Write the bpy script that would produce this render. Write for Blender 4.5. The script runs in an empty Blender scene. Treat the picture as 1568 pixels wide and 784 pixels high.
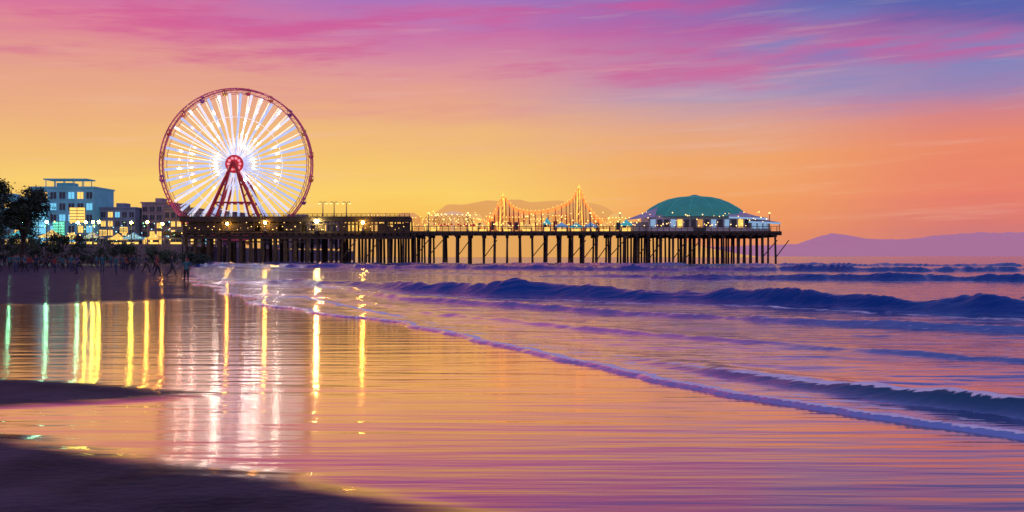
import bpy, math, random
import numpy as np
from mathutils import Vector, Matrix
random.seed(7)
rng = np.random.RandomState(5)
S = bpy.context.scene
COL = S.collection

# ---------------------------------------------------------------- helpers
def lin(c):
    out = []
    for v in c:
        v = v / 255.0
        out.append(v / 12.92 if v <= 0.04045 else ((v + 0.055) / 1.055) ** 2.4)
    return (out[0], out[1], out[2], 1.0)

LAT = rng.rand(256, 256)
def vnoise(x, y):
    xi = np.floor(x).astype(int); yi = np.floor(y).astype(int)
    fx = x - xi; fy = y - yi
    fx = fx * fx * (3 - 2 * fx); fy = fy * fy * (3 - 2 * fy)
    a = LAT[xi & 255, yi & 255]; b = LAT[(xi + 1) & 255, yi & 255]
    c = LAT[xi & 255, (yi + 1) & 255]; d = LAT[(xi + 1) & 255, (yi + 1) & 255]
    return (a * (1 - fx) + b * fx) * (1 - fy) + (c * (1 - fx) + d * fx) * fy
def fbm(x, y, o=4):
    s = 0; a = 0.5; t = 0
    for i in range(o):
        s = s + a * vnoise(x * 2 ** i + 17.3 * i, y * 2 ** i + 9.1 * i); t += a; a *= 0.5
    return s / t
def sstep(a, b, x):
    t = np.clip((x - a) / (b - a), 0, 1)
    return t * t * (3 - 2 * t)

def principled(name, col, rough=0.8, metal=0.0, var=0.0, vscale=1.0, bump=0.0, bscale=5.0, emit=None, estr=0.0, stretch=(1, 1, 1)):
    m = bpy.data.materials.new(name); m.use_nodes = True
    nt = m.node_tree; b = nt.nodes["Principled BSDF"]
    b.inputs["Base Color"].default_value = (*col[:3], 1)
    b.inputs["Roughness"].default_value = rough
    b.inputs["Metallic"].default_value = metal
    geo = nt.nodes.new("ShaderNodeNewGeometry")
    mp = nt.nodes.new("ShaderNodeMapping"); mp.inputs["Scale"].default_value = stretch
    nt.links.new(geo.outputs["Position"], mp.inputs["Vector"])
    if var > 0:
        n = nt.nodes.new("ShaderNodeTexNoise"); n.inputs["Scale"].default_value = vscale
        n.inputs["Detail"].default_value = 5
        nt.links.new(mp.outputs[0], n.inputs["Vector"])
        r = nt.nodes.new("ShaderNodeValToRGB")
        r.color_ramp.elements[0].position = 0.3; r.color_ramp.elements[1].position = 0.7
        r.color_ramp.elements[0].color = (*[c * (1 - var) for c in col[:3]], 1)
        r.color_ramp.elements[1].color = (*[min(1, c * (1 + var)) for c in col[:3]], 1)
        nt.links.new(n.outputs["Fac"], r.inputs[0]); nt.links.new(r.outputs[0], b.inputs["Base Color"])
    if bump > 0:
        n2 = nt.nodes.new("ShaderNodeTexNoise"); n2.inputs["Scale"].default_value = bscale
        nt.links.new(mp.outputs[0], n2.inputs["Vector"])
        bp = nt.nodes.new("ShaderNodeBump"); bp.inputs["Distance"].default_value = bump
        nt.links.new(n2.outputs["Fac"], bp.inputs["Height"]); nt.links.new(bp.outputs[0], b.inputs["Normal"])
    if emit:
        b.inputs["Emission Color"].default_value = (*emit[:3], 1)
        b.inputs["Emission Strength"].default_value = estr
    return m

class MB:
    def __init__(s): s.v = []; s.f = []; s.m = []
    def quad(s, pts, mi=0):
        o = len(s.v); s.v += [tuple(p) for p in pts]; s.f.append(tuple(range(o, o + len(pts)))); s.m.append(mi)
    def box(s, x0, x1, y0, y1, z0, z1, mi=0):
        o = len(s.v)
        s.v += [(x0,y0,z0),(x1,y0,z0),(x1,y1,z0),(x0,y1,z0),(x0,y0,z1),(x1,y0,z1),(x1,y1,z1),(x0,y1,z1)]
        for f in [(0,3,2,1),(4,5,6,7),(0,1,5,4),(1,2,6,5),(2,3,7,6),(3,0,4,7)]:
            s.f.append(tuple(o + i for i in f)); s.m.append(mi)
    def cyl(s, p, q, r1, r2=None, n=8, mi=0, cap=True):
        r2 = r1 if r2 is None else r2
        p = Vector(p); q = Vector(q); d = (q - p)
        if d.length < 1e-6: return
        d.normalize()
        a = d.orthogonal().normalized(); b = d.cross(a)
        o = len(s.v)
        for c, r in ((p, r1), (q, r2)):
            for i in range(n):
                t = 2 * math.pi * i / n + math.pi / n
                s.v.append(tuple(c + a * (r * math.cos(t)) + b * (r * math.sin(t))))
        for i in range(n):
            j = (i + 1) % n
            s.f.append((o + i, o + j, o + n + j, o + n + i)); s.m.append(mi)
        if cap:
            s.f.append(tuple(o + i for i in range(n))[::-1]); s.m.append(mi)
            s.f.append(tuple(o + n + i for i in range(n))); s.m.append(mi)
    def path(s, pts, r, n=6, mi=0):
        for a, b in zip(pts[:-1], pts[1:]): s.cyl(a, b, r, r, n, mi)
    def sph(s, c, r, mi=0, nu=10, nv=6, sx=1, sy=1, sz=1):
        o = len(s.v)
        for j in range(nv + 1):
            ph = math.pi * j / nv
            for i in range(nu):
                t = 2 * math.pi * i / nu
                s.v.append((c[0] + sx * r * math.sin(ph) * math.cos(t), c[1] + sy * r * math.sin(ph) * math.sin(t), c[2] + sz * r * math.cos(ph)))
        for j in range(nv):
            for i in range(nu):
                k = (i + 1) % nu
                s.f.append((o + j * nu + i, o + (j + 1) * nu + i, o + (j + 1) * nu + k, o + j * nu + k)); s.m.append(mi)
    def obj(s, name, mats, parent=None, smooth=False):
        me = bpy.data.meshes.new(name); me.from_pydata(s.v, [], s.f)
        for m in mats: me.materials.append(m)
        me.polygons.foreach_set("material_index", s.m)
        if smooth: me.polygons.foreach_set("use_smooth", [True] * len(me.polygons))
        me.update()
        ob = bpy.data.objects.new(name, me); COL.objects.link(ob)
        if parent: ob.parent = parent
        return ob
def empty(name, loc=(0, 0, 0)):
    e = bpy.data.objects.new(name, None); COL.objects.link(e); e.location = loc
    return e

# ---------------------------------------------------------------- camera
cam = bpy.data.cameras.new("camera"); co = bpy.data.objects.new("camera", cam); COL.objects.link(co)
co.location = (0, 0, 1.6); co.rotation_euler = (math.radians(90), 0, 0)
cam.lens = 35; cam.sensor_width = 36; cam.clip_end = 20000; cam.clip_start = 0.1
S.camera = co
S.view_settings.view_transform = 'Standard'; S.view_settings.look = 'None'; S.view_settings.exposure = 0

# ---------------------------------------------------------------- sky (world)
W = bpy.data.worlds.new("World"); S.world = W; W.use_nodes = True
nt = W.node_tree; nt.nodes.clear(); L = nt.links.new
def mth(op, a, b=None, c=None, clamp=False):
    n = nt.nodes.new("ShaderNodeMath"); n.operation = op; n.use_clamp = clamp
    for i, v in enumerate((a, b, c)):
        if v is None: continue
        if isinstance(v, (int, float)): n.inputs[i].default_value = v
        else: L(v, n.inputs[i])
    return n.outputs[0]
def mrange(v, a, b, smooth=True, c=0.0, d=1.0):
    n = nt.nodes.new("ShaderNodeMapRange"); n.interpolation_type = 'SMOOTHSTEP' if smooth else 'LINEAR'
    L(v, n.inputs[0]); n.inputs[1].default_value = a; n.inputs[2].default_value = b
    n.inputs[3].default_value = c; n.inputs[4].default_value = d
    return n.outputs[0]
def mixc(f, a, b):
    n = nt.nodes.new("ShaderNodeMix"); n.data_type = 'RGBA'
    if isinstance(f, float): n.inputs[0].default_value = f
    else: L(f, n.inputs[0])
    for i, v in ((6, a), (7, b)):
        if isinstance(v, tuple): n.inputs[i].default_value = v
        else: L(v, n.inputs[i])
    return n.outputs[2]
def comb(x, y, z=0.0):
    n = nt.nodes.new("ShaderNodeCombineXYZ")
    for i, v in enumerate((x, y, z)):
        if isinstance(v, (int, float)): n.inputs[i].default_value = v
        else: L(v, n.inputs[i])
    return n.outputs[0]
def noise(vec, scale=1.0, detail=4, rough=0.55):
    n = nt.nodes.new("ShaderNodeTexNoise"); n.inputs["Scale"].default_value = scale
    n.inputs["Detail"].default_value = detail; n.inputs["Roughness"].default_value = rough
    L(vec, n.inputs["Vector"]); return n.outputs["Fac"]
tc = nt.nodes.new("ShaderNodeTexCoord"); sx = nt.nodes.new("ShaderNodeSeparateXYZ"); L(tc.outputs["Generated"], sx.inputs[0])
X, Y, Z = sx.outputs
az = mth('ARCTAN2', X, Y)
hyp = mth('SQRT', mth('ADD', mth('MULTIPLY', X, X), mth('MULTIPLY', Y, Y)))
el = mth('DIVIDE', Z, mth('MAXIMUM', hyp, 0.01))
sh = mth('SUBTRACT', el, mth('MULTIPLY', az, 0.05))        # cloud bands rise slightly to the right
n1 = noise(comb(mth('MULTIPLY', az, 2.6), mth('MULTIPLY', sh, 17.0)), 1.0, 5)
n2 = noise(comb(mth('ADD', mth('MULTIPLY', az, 5.0), 8.3), mth('MULTIPLY', sh, 75.0)), 1.0, 5, 0.6)
n3 = noise(comb(mth('ADD', mth('MULTIPLY', az, 3.2), 3.1), mth('MULTIPLY', sh, 26.0), 4.2), 1.0, 5, 0.6)
elw = mth('ADD', el, mth('ADD', mth('MULTIPLY', mth('SUBTRACT', n1, 0.5), 0.075), mth('MULTIPLY', mth('SUBTRACT', n2, 0.5), 0.03)))
fac = mth('DIVIDE', elw, 0.4, clamp=True)
def ramp(stops):
    r = nt.nodes.new("ShaderNodeValToRGB"); cr = r.color_ramp
    while len(cr.elements) > 1: cr.elements.remove(cr.elements[-1])
    cr.elements[0].position = stops[0][0]; cr.elements[0].color = lin(stops[0][1])
    for p, c in stops[1:]:
        e = cr.elements.new(p); e.color = lin(c)
    L(fac, r.inputs[0]); return r.outputs[0]
P = [0.0, 0.066, 0.148, 0.23, 0.31, 0.39, 0.476, 0.558, 0.64, 0.82, 1.0]
rA = ramp(list(zip(P, [(238,172,92),(247,196,98),(247,206,114),(241,192,116),(238,182,124),(231,168,134),(226,152,144),(218,118,155),(186,114,175),(150,95,160),(110,90,160)])))
rB = ramp(list(zip(P, [(240,170,82),(248,190,86),(250,208,106),(244,196,112),(237,182,126),(229,162,142),(217,144,160),(202,118,168),(168,114,188),(145,95,168),(105,92,162)])))
rC = ramp(list(zip(P, [(228,140,100),(240,154,94),(243,164,100),(240,167,108),(226,166,140),(180,152,182),(186,128,172),(182,92,162),(134,108,180),(118,98,170),(90,92,162)])))
rD = ramp(list(zip(P, [(195,122,130),(216,122,116),(232,128,108),(234,137,106),(224,132,124),(158,132,178),(122,132,190),(176,96,155),(75,98,172),(80,92,165),(72,84,155)])))
c1 = mixc(mrange(az, -0.40, -0.10), rA, rB)
c2 = mixc(mrange(az, -0.08, 0.22), c1, rC)
c3 = mixc(mrange(az, 0.20, 0.45), c2, rD)
band = mth('MULTIPLY', mrange(el, 0.12, 0.2), mrange(n3, 0.49, 0.64))
c4 = mixc(mth('MULTIPLY', band, 0.66), c3, lin((208, 84, 148)))
band2 = mth('MULTIPLY', mth('MULTIPLY', mrange(el, 0.10, 0.2), mrange(az, -0.1, 0.35)), mrange(n1, 0.50, 0.34))
c5 = mixc(mth('MULTIPLY', band2, 0.75), c4, lin((108, 128, 192)))
corner = mth('MULTIPLY', mrange(az, 0.12, 0.42), mrange(mth('ADD', elw, mth('MULTIPLY', az, 0.06)), 0.225, 0.258))
c5 = mixc(mth('MULTIPLY', corner, 0.9), c5, lin((78, 100, 174)))
wisp = mth('MULTIPLY', mrange(n2, 0.52, 0.75), 0.22)
c6 = mixc(wisp, c5, lin((246, 200, 170)))
c7 = mixc(mrange(Z, 0.36, 0.75), c6, lin((88, 102, 182)))
# side of the sky away from the sunset
c8 = mixc(mrange(mth('ABSOLUTE', az), 1.0, 2.6), c7, lin((182, 160, 202)))
bg = nt.nodes.new("ShaderNodeBackground"); L(c8, bg.inputs[0]); bg.inputs[1].default_value = 1.0
sk = nt.nodes.new("ShaderNodeTexSky"); sk.sky_type = 'NISHITA'; sk.sun_disc = False
sk.sun_elevation = math.radians(2); sk.sun_rotation = math.radians(-18)
bg2 = nt.nodes.new("ShaderNodeBackground"); L(sk.outputs[0], bg2.inputs[0]); bg2.inputs[1].default_value = 0.001
ad = nt.nodes.new("ShaderNodeAddShader"); L(bg.outputs[0], ad.inputs[0]); L(bg2.outputs[0], ad.inputs[1])
wo = nt.nodes.new("ShaderNodeOutputWorld"); L(ad.outputs[0], wo.inputs[0])

# the sun has set: only its last weak glow is left
sun = bpy.data.lights.new("sun", 'SUN'); so = bpy.data.objects.new("sun", sun); COL.objects.link(so)
sun.energy = 0.008; sun.angle = math.radians(25); sun.color = (1.0, 0.62, 0.35)
dirv = Vector((-math.sin(math.radians(18)), math.cos(math.radians(18)), math.tan(math.radians(2))))
so.rotation_euler = dirv.to_track_quat('Z', 'Y').to_euler()

# ---------------------------------------------------------------- shoreline
SY = [0, 3, 6, 8.65, 11.1, 15.2, 23.2, 30.5, 61, 187, 300, 1000, 9000]
SX = [11, 8.6, 6.4, 4.45, 2.66, 0.66, -2.5, -7.1, -19.8, -60, -110, -600, -6000]
def shore_d(Xa, Ya):
    xs = np.interp(Ya, SY, SX)
    sl = np.interp(Ya, [0, 12, 20, 60, 200], [0.8, 0.8, 0.85, 0.9, 0.93])
    w = (fbm(Ya * 0.35 + 3, Xa * 0 + 1.5, 3) - 0.5) * np.clip(Ya * 0.07, 0.4, 4)
    return (xs + w - Xa) * sl        # >0 inland
def grid_mesh(name, Xg, Yg, Zg, mat, attrs, keep=None):
    nr, nc = Xg.shape
    v = np.stack([Xg, Yg, Zg], -1).reshape(-1, 3)
    i = np.arange(nr * nc).reshape(nr, nc)
    f = np.stack([i[:-1, :-1], i[:-1, 1:], i[1:, 1:], i[1:, :-1]], -1).reshape(-1, 4)
    if keep is not None:
        k = keep.reshape(-1)[f].any(axis=1); f = f[k]
    me = bpy.data.meshes.new(name)
    me.vertices.add(len(v)); me.vertices.foreach_set("co", v.astype(np.float32).ravel())
    me.loops.add(len(f) * 4); me.loops.foreach_set("vertex_index", f.astype(np.int32).ravel())
    me.polygons.add(len(f)); me.polygons.foreach_set("loop_start", np.arange(0, len(f) * 4, 4, dtype=np.int32))
    me.polygons.foreach_set("use_smooth", np.ones(len(f), dtype=bool))
    me.update(calc_edges=True); me.validate()
    for an, av in attrs.items():
        a = me.attributes.new(an, 'FLOAT', 'POINT'); a.data.foreach_set("value", av.astype(np.float32).ravel())
    me.materials.append(mat)
    ob = bpy.data.objects.new(name, me); COL.objects.link(ob); return ob

# ---------------------------------------------------------------- sand material
def sand_material():
    m = bpy.data.materials.new("wet_sand"); m.use_nodes = True
    nt = m.node_tree; nt.nodes.clear(); L = nt.links.new; N = nt.nodes.new
    geo = N("ShaderNodeNewGeometry")
    at = N("ShaderNodeAttribute"); at.attribute_name = "wet"
    def mp(sc):
        q = N("ShaderNodeMapping"); q.inputs["Scale"].default_value = sc; L(geo.outputs["Position"], q.inputs["Vector"]); return q.outputs[0]
    def nz(vec, s, d=4):
        q = N("ShaderNodeTexNoise"); q.inputs["Scale"].default_value = s; q.inputs["Detail"].default_value = d; L(vec, q.inputs["Vector"]); return q.outputs["Fac"]
    # mirror film with long low ripples
    r1 = nz(mp((0.30, 2.6, 1)), 1.0, 3)
    b1 = N("ShaderNodeBump"); b1.inputs["Distance"].default_value = 0.015; b1.inputs["Strength"].default_value = 1
    L(r1, b1.inputs["Height"])
    va = N("ShaderNodeVectorMath"); va.operation = 'ADD'; L(b1.outputs[0], va.inputs[0]); va.inputs[1].default_value = (0, 0.019, 0)
    vn = N("ShaderNodeVectorMath"); vn.operation = 'NORMALIZE'; L(va.outputs[0], vn.inputs[0])
    gl = N("ShaderNodeBsdfGlossy"); gl.inputs["Color"].default_value = (0.95, 0.74, 0.70, 1)
    gl.inputs["Roughness"].default_value = 0.10; L(vn.outputs[0], gl.inputs["Normal"])
    # sand body
    n = nz(mp((1, 1, 1)), 1.3, 6)
    cr = N("ShaderNodeValToRGB"); cr.color_ramp.elements[0].color = (0.018, 0.014, 0.024, 1); cr.color_ramp.elements[1].color = (0.07, 0.055, 0.08, 1)
    cr.color_ramp.elements[0].position = 0.3; cr.color_ramp.elements[1].position = 0.7
    L(n, cr.inputs[0])
    n4 = nz(mp((1, 1.6, 1)), 9.0, 6)
    b2 = N("ShaderNodeBump"); b2.inputs["Distance"].default_value = 0.03; L(n4, b2.inputs["Height"])
    pr = N("ShaderNodeBsdfPrincipled"); L(cr.outputs[0], pr.inputs["Base Color"]); pr.inputs["Roughness"].default_value = 0.7
    pr.inputs["Specular IOR Level"].default_value = 0.12
    L(b2.outputs[0], pr.inputs["Normal"])
    # broken edge of the film
    e = nz(mp((0.8, 3.0, 1)), 1.6, 5)
    s = N("ShaderNodeMath"); s.operation = 'SUBTRACT'; L(e, s.inputs[0]); s.inputs[1].default_value = 0.5
    s2 = N("ShaderNodeMath"); s2.operation = 'MULTIPLY_ADD'; L(s.outputs[0], s2.inputs[0]); s2.inputs[1].default_value = 0.5; L(at.outputs["Fac"], s2.inputs[2])
    mr = N("ShaderNodeMapRange"); mr.interpolation_type = 'SMOOTHSTEP'; L(s2.outputs[0], mr.inputs[0]); mr.inputs[1].default_value = 0.12; mr.inputs[2].default_value = 0.85
    mr.inputs[4].default_value = 0.96
    # wet-film fresnel: less mirror-like where seen more steeply
    lw = N("ShaderNodeLayerWeight"); lw.inputs["Blend"].default_value = 0.5
    fr = N("ShaderNodeMapRange"); L(lw.outputs["Facing"], fr.inputs[0]); fr.inputs[1].default_value = 0.72; fr.inputs[2].default_value = 0.88; fr.inputs[3].default_value = 0.52; fr.inputs[4].default_value = 1.0
    mm = N("ShaderNodeMath"); mm.operation = 'MULTIPLY'; L(mr.outputs[0], mm.inputs[0]); L(fr.outputs[0], mm.inputs[1])
    mx = N("ShaderNodeMixShader"); L(mm.outputs[0], mx.inputs[0]); L(pr.outputs[0], mx.inputs[1]); L(gl.outputs[0], mx.inputs[2])
    o = N("ShaderNodeOutputMaterial"); L(mx.outputs[0], o.inputs[0]); return m

ys = np.concatenate([np.linspace(-40, 3, 30)[:-1], np.geomspace(3, 9000, 620)])
sA = np.sinh(np.linspace(-2.2, 2.2, 420)); sA = sA / sA.max() * 1.8
def xgrid(ys):
    Yg, Sg = np.meshgrid(ys, sA, indexing='ij')
    return Sg * (np.maximum(Yg, 3) + 4), Yg
Xg, Yg = xgrid(ys)
D = shore_d(Xg, Yg)
# foreground dry edge, sand bar and upper beach
ed = np.interp(Xg, [-30, -12, -4.56, -2.87, -1.78, -0.9, 0, 1.2, 3], [11, 9.8, 8.65, 7.6, 7.05, 6.4, 5.8, 4.9, 0])
wet = sstep(-0.55, 0.9, Yg - ed)
bar = np.sqrt(((Xg + 7.4) / 3.6) ** 2 + ((Yg - 11.4) / (0.8 + np.clip((-Xg - 4) * 0.2, 0, 1.2))) ** 2)
wet *= sstep(0.75, 1.3, bar)
far = np.interp(Xg, [-60, -15, -12, -9, -3, 2], [24, 31, 35, 38, 60, 100])
wet *= 1 - 0.80 * sstep(-2.0, 4.0, Yg - far)
wet = np.maximum(wet, 0.75 * sstep(3.5, 0.5, D) * (Yg > 20))
zs = np.where(D < 0, np.maximum(D * 0.03, -1.5), 0)
dry = 1 - sstep(0.2, 0.8, wet)
zs = zs + dry * (0.015 + 0.05 * (fbm(Xg * 0.9, Yg * 1.3, 4) - 0.4)) * np.clip(Yg / 20 + .6, 0, 1.5) * (D > 0)
zs = zs + 0.6 * sstep(15, 60, D) * (Yg < 400)
sand = grid_mesh("beach_sand", Xg, Yg, zs, sand_material(), {"wet": wet})

# ---------------------------------------------------------------- sea
def sea_material():
    m = bpy.data.materials.new("sea_water"); m.use_nodes = True
    nt = m.node_tree; nt.nodes.clear(); L = nt.links.new; N = nt.nodes.new
    geo = N("ShaderNodeNewGeometry")
    def mp(sc):
        q = N("ShaderNodeMapping"); q.inputs["Scale"].default_value = sc; L(geo.outputs["Position"], q.inputs["Vector"]); return q.outputs[0]
    def nz(vec, s, d=4):
        q = N("ShaderNodeTexNoise"); q.inputs["Scale"].default_value = s; q.inputs["Detail"].default_value = d; L(vec, q.inputs["Vector"]); return q.outputs["Fac"]
    af = N("ShaderNodeAttribute"); af.attribute_name = "foam"
    ash = N("ShaderNodeAttribute"); ash.attribute_name = "shallow"
    fc = N("ShaderNodeAttribute"); fc.attribute_name = "face"
    r1 = nz(mp((0.6, 2.4, 1)), 1.0, 5)
    b1 = N("ShaderNodeBump"); b1.inputs["Distance"].default_value = 0.085; L(r1, b1.inputs["Height"])
    r2 = nz(mp((0.10, 0.35, 1)), 1.0, 3)
    b3 = N("ShaderNodeBump"); b3.inputs["Distance"].default_value = 0.25; L(r2, b3.inputs["Height"]); L(b1.outputs[0], b3.inputs["Normal"])
    pr = N("ShaderNodeBsdfPrincipled")
    pr.inputs["Roughness"].default_value = 0.12; L(b3.outputs[0], pr.inputs["Normal"])
    io = N("ShaderNodeMapRange"); L(fc.outputs["Fac"], io.inputs[0]); io.inputs[3].default_value = 1.30; io.inputs[4].default_value = 1.16; L(io.outputs[0], pr.inputs["IOR"])
    tl = N("ShaderNodeAttribute"); tl.attribute_name = "teal"
    mxc = N("ShaderNodeMix"); mxc.data_type = 'RGBA'; L(tl.outputs["Fac"], mxc.inputs[0]); mxc.inputs[6].default_value = (0.006, 0.055, 0.25, 1); mxc.inputs[7].default_value = (0.002, 0.065, 0.09, 1)
    L(mxc.outputs[2], pr.inputs["Base Color"])
    r3 = nz(mp((0.35, 3.0, 1)), 1.0, 3)
    b4 = N("ShaderNodeBump"); b4.inputs["Distance"].default_value = 0.022; L(r3, b4.inputs["Height"])
    gl = N("ShaderNodeBsdfGlossy"); gl.inputs["Color"].default_value = (0.86, 0.76, 0.84, 1); gl.inputs["Roughness"].default_value = 0.09; L(b4.outputs[0], gl.inputs["Normal"])
    m1 = N("ShaderNodeMixShader"); 
    sm = N("ShaderNodeMath"); sm.operation = 'MULTIPLY'; L(ash.outputs["Fac"], sm.inputs[0]); sm.inputs[1].default_value = 0.8
    L(sm.outputs[0], m1.inputs[0]); L(pr.outputs[0], m1.inputs[1]); L(gl.outputs[0], m1.inputs[2])
    fo = N("ShaderNodeBsdfPrincipled"); fo.inputs["Base Color"].default_value = (0.90, 0.88, 0.93, 1); fo.inputs["Roughness"].default_value = 0.6
    f1 = nz(mp((1.0, 3.5, 1)), 2.0, 7)
    b5 = N("ShaderNodeBump"); b5.inputs["Distance"].default_value = 0.02; L(f1, b5.inputs["Height"]); L(b5.outputs[0], fo.inputs["Normal"])
    a = N("ShaderNodeMath"); a.operation = 'SUBTRACT'; L(f1, a.inputs[0]); a.inputs[1].default_value = 0.5
    a2 = N("ShaderNodeMath"); a2.operation = 'MULTIPLY_ADD'; L(a.outputs[0], a2.inputs[0]); a2.inputs[1].default_value = 1.9; L(af.outputs["Fac"], a2.inputs[2])
    mr = N("ShaderNodeMapRange"); mr.interpolation_type = 'SMOOTHSTEP'; L(a2.outputs[0], mr.inputs[0]); mr.inputs[1].default_value = 0.42; mr.inputs[2].default_value = 0.66
    m2 = N("ShaderNodeMixShader"); L(mr.outputs[0], m2.inputs[0]); L(m1.outputs[0], m2.inputs[1]); L(fo.outputs[0], m2.inputs[2])
    o = N("ShaderNodeOutputMaterial"); L(m2.outputs[0], o.inputs[0]); return m

ysw = np.geomspace(3, 9000, 980)
Yc, Sc = np.meshgrid(ysw, np.concatenate([np.linspace(-1.8, -0.62, 50)[:-1], np.linspace(-0.62, 0.62, 520), np.linspace(0.62, 1.8, 50)[1:]]), indexing='ij')
Xc = Sc * (Yc + 2)
D = shore_d(Xc, Yc)
fine = (fbm(Xc * 2.2, Yc * 2.2, 3) - 0.5) * 0.12
D2 = D + fine
zw = np.where(D2 > 0, -0.35 * D2, 0.035 * sstep(0, -0.09, D2) - 0.012 * sstep(-0.3, -1.2, D2))
foam = 1.0 * np.exp(-((D2 + 0.17) / 0.07) ** 2) * (Yc < 70)
foam = np.maximum(foam, 0.42 * np.exp(-((D2 + 0.55) / 0.25) ** 2) * (Yc < 50))
waves = [  # pts (x,y), height, front w, back w, foam
    ([-90, -40, -20, -9.7, -2.4, 5, 13.9, 25, 60], [190, 100, 68, 52, 42.5, 35, 27.5, 20, 10], 0.62, 0.75, 1.9, 0.12),
    ([-90, -30, 0, 13, 33, 60, 150], [260, 120, 80, 68, 62, 60, 50], 0.55, 0.9, 2.4, 0.12),
    ([-200, -60, 10, 80, 300], [330, 160, 108, 96, 60], 0.6, 1.3, 4.0, 0.1),
    ([-300, 0, 100, 400], [300, 165, 150, 120], 0.5, 1.6, 6.0, 0.1),
    ([-8, -4, 0, 2.9, 5.0, 8, 12], [38, 28, 18.5, 12.9, 9.9, 7.4, 4.5], 0.17, 0.22, 0.6, 0.75),
    ([-12, -4, 2, 7, 11.4, 20], [58, 36, 28, 23.5, 20.5, 15], 0.15, 0.25, 1.2, 0.3),
    ([-8, -2, 3, 6, 8.5, 12], [40, 27, 19.5, 16.5, 14, 11], 0.06, 0.18, 0.8, 0.3),
]
deep = sstep(-0.3, -1.5, D)
faceall = np.zeros_like(D); tealm = np.zeros_like(D)
for k, (wx, wy, H, wf, wb, fm) in enumerate(waves):
    yw = np.interp(Xc, wx, wy)
    yw = yw + (fbm(Xc * 0.25 + 11 * k, Xc * 0 + k, 4) - 0.5) * (0.9 + 0.04 * yw) * (0.5 if H < 0.3 else 2.0)
    slope = np.gradient(np.array(wy, float), np.array(wx, float)); cs = 1 / np.sqrt(1 + np.interp(Xc, wx, slope) ** 2)
    q = (Yc - yw) * cs
    amp = 0.25 + 1.05 * fbm(Xc * (0.45 if H > 0.3 else 0.8) + 5 * k, Yc * 0.02 + k, 3)
    if k == 0: amp = amp * (0.25 + 0.75 * sstep(-12, -1, Xc))
    if k == 1: amp = amp * (0.3 + 0.7 * sstep(2, 18, Xc))
    if k == 4: amp = amp * (0.15 + 0.85 * sstep(1.0, 3.8, Xc))
    lump = 1 + 0.5 * (fbm(Xc * 2.0, Yc * 2.0 + 4 * k, 3) - 0.5)
    prof = np.where(q < 0, np.exp(-(q / wf) ** 2), np.exp(-(q / wb) ** 2))
    zw = zw + H * amp * lump * prof * deep
    crest = np.exp(-((q - 0.05) / (wf * 0.45)) ** 2)
    if k == 4: crest = np.maximum(crest, np.exp(-((q - 0.12) / 0.14) ** 2))
    base = np.exp(-((q + wf * 2.9) / (wf * 0.9)) ** 2)
    foam = np.maximum(foam, deep * (fm * crest * (1.3 if k == 4 else 0.9) + (0.5 * base if k in (0, 1) else 0.22 * base)))
    if k in (0, 1, 2, 4):
        ff = sstep(-wf * 2.2, -wf * 1.3, q) * sstep(wf * 0.9, wf * 0.2, q) * deep
        if k == 4: ff = ff * sstep(0.8, 2.6, Xc); tealm = np.maximum(tealm, ff)
        faceall = np.maximum(faceall, ff)
chop = (fbm(Xc * 0.7, Yc * 1.6, 4) - 0.5) * 0.07 * deep * sstep(400, 60, Yc)
zw = zw + chop
foam = np.maximum(foam, 0.24 * sstep(-0.2, -2, D) * sstep(-30, -4, D) * fbm(Xc * 0.3, Yc * 0.5 + 7, 3) * 1.5 * (Yc > 14))
foam = foam * (1 - 0.75 * faceall * (1 - tealm))
shallow = sstep(-9, -1.0, D) * 0.95
yw0 = np.interp(Xc, waves[0][0], waves[0][1])
shallow = np.where(Yc > yw0 - 1.2, 0.16 * sstep(1.5, 5, Yc - yw0), np.maximum(shallow, 0.42))
shallow = shallow * (1 - faceall)
sea = grid_mesh("sea", Xc, Yc, zw, sea_material(), {"foam": foam, "shallow": shallow, "teal": tealm, "face": faceall}, keep=(D2 < 0.6))

# ---------------------------------------------------------------- distant hills
def hill(name, y, xs, zs_, mat, seed, rough):
    n = 260; xx = np.linspace(xs[0], xs[-1], n); h = np.interp(xx, xs, zs_)
    h = h + rough * (fbm(xx / (abs(xs[-1] - xs[0])) * 22 + seed, xx * 0 + seed, 4) - 0.5) * np.clip(h / max(zs_), 0.15, 1)
    prof = [(0, -3), (0.10, 0.35), (0.25, 0.68), (0.45, 0.9), (0.6, 1.0), (1.0, 0.0)]
    depth = y * 0.35
    Xh = np.stack([xx] * len(prof)); Yh = np.stack([np.full(n, y + p[0] * depth) for p in prof])
    Zh = np.stack([np.where(p[1] < 0, -5.0, np.maximum(h, 1) * p[1] * (1 + 0.12 * (fbm(xx * 0.02 + i * 3, xx * 0 + i, 3) - .5))) for i, p in enumerate(prof)])
    return grid_mesh(name, Xh, Yh, Zh, mat, {})
amber = principled("amber_hill_haze_glow", (0.05, 0.04, 0.03), 1.0, var=0.5, vscale=0.02, emit=lin((230, 166, 82)), estr=0.95)  # aerial haze painted in: the hill emits its own amber glow
mauve = principled("mauve_hill_haze_glow", (0.12, 0.1, 0.14), 1.0, var=0.12, vscale=0.002, emit=lin((168, 108, 140)), estr=0.88)  # mountain haze is put into the material as mauve emission
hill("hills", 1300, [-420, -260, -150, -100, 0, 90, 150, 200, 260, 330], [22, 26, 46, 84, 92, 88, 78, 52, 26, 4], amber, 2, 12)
hill("mountains", 5200, [1200, 1450, 1800, 1900, 2020, 2150, 2500, 2900, 4200], [60, 64, 76, 112, 148, 112, 108, 150, 190], mauve, 5, 34)

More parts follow.
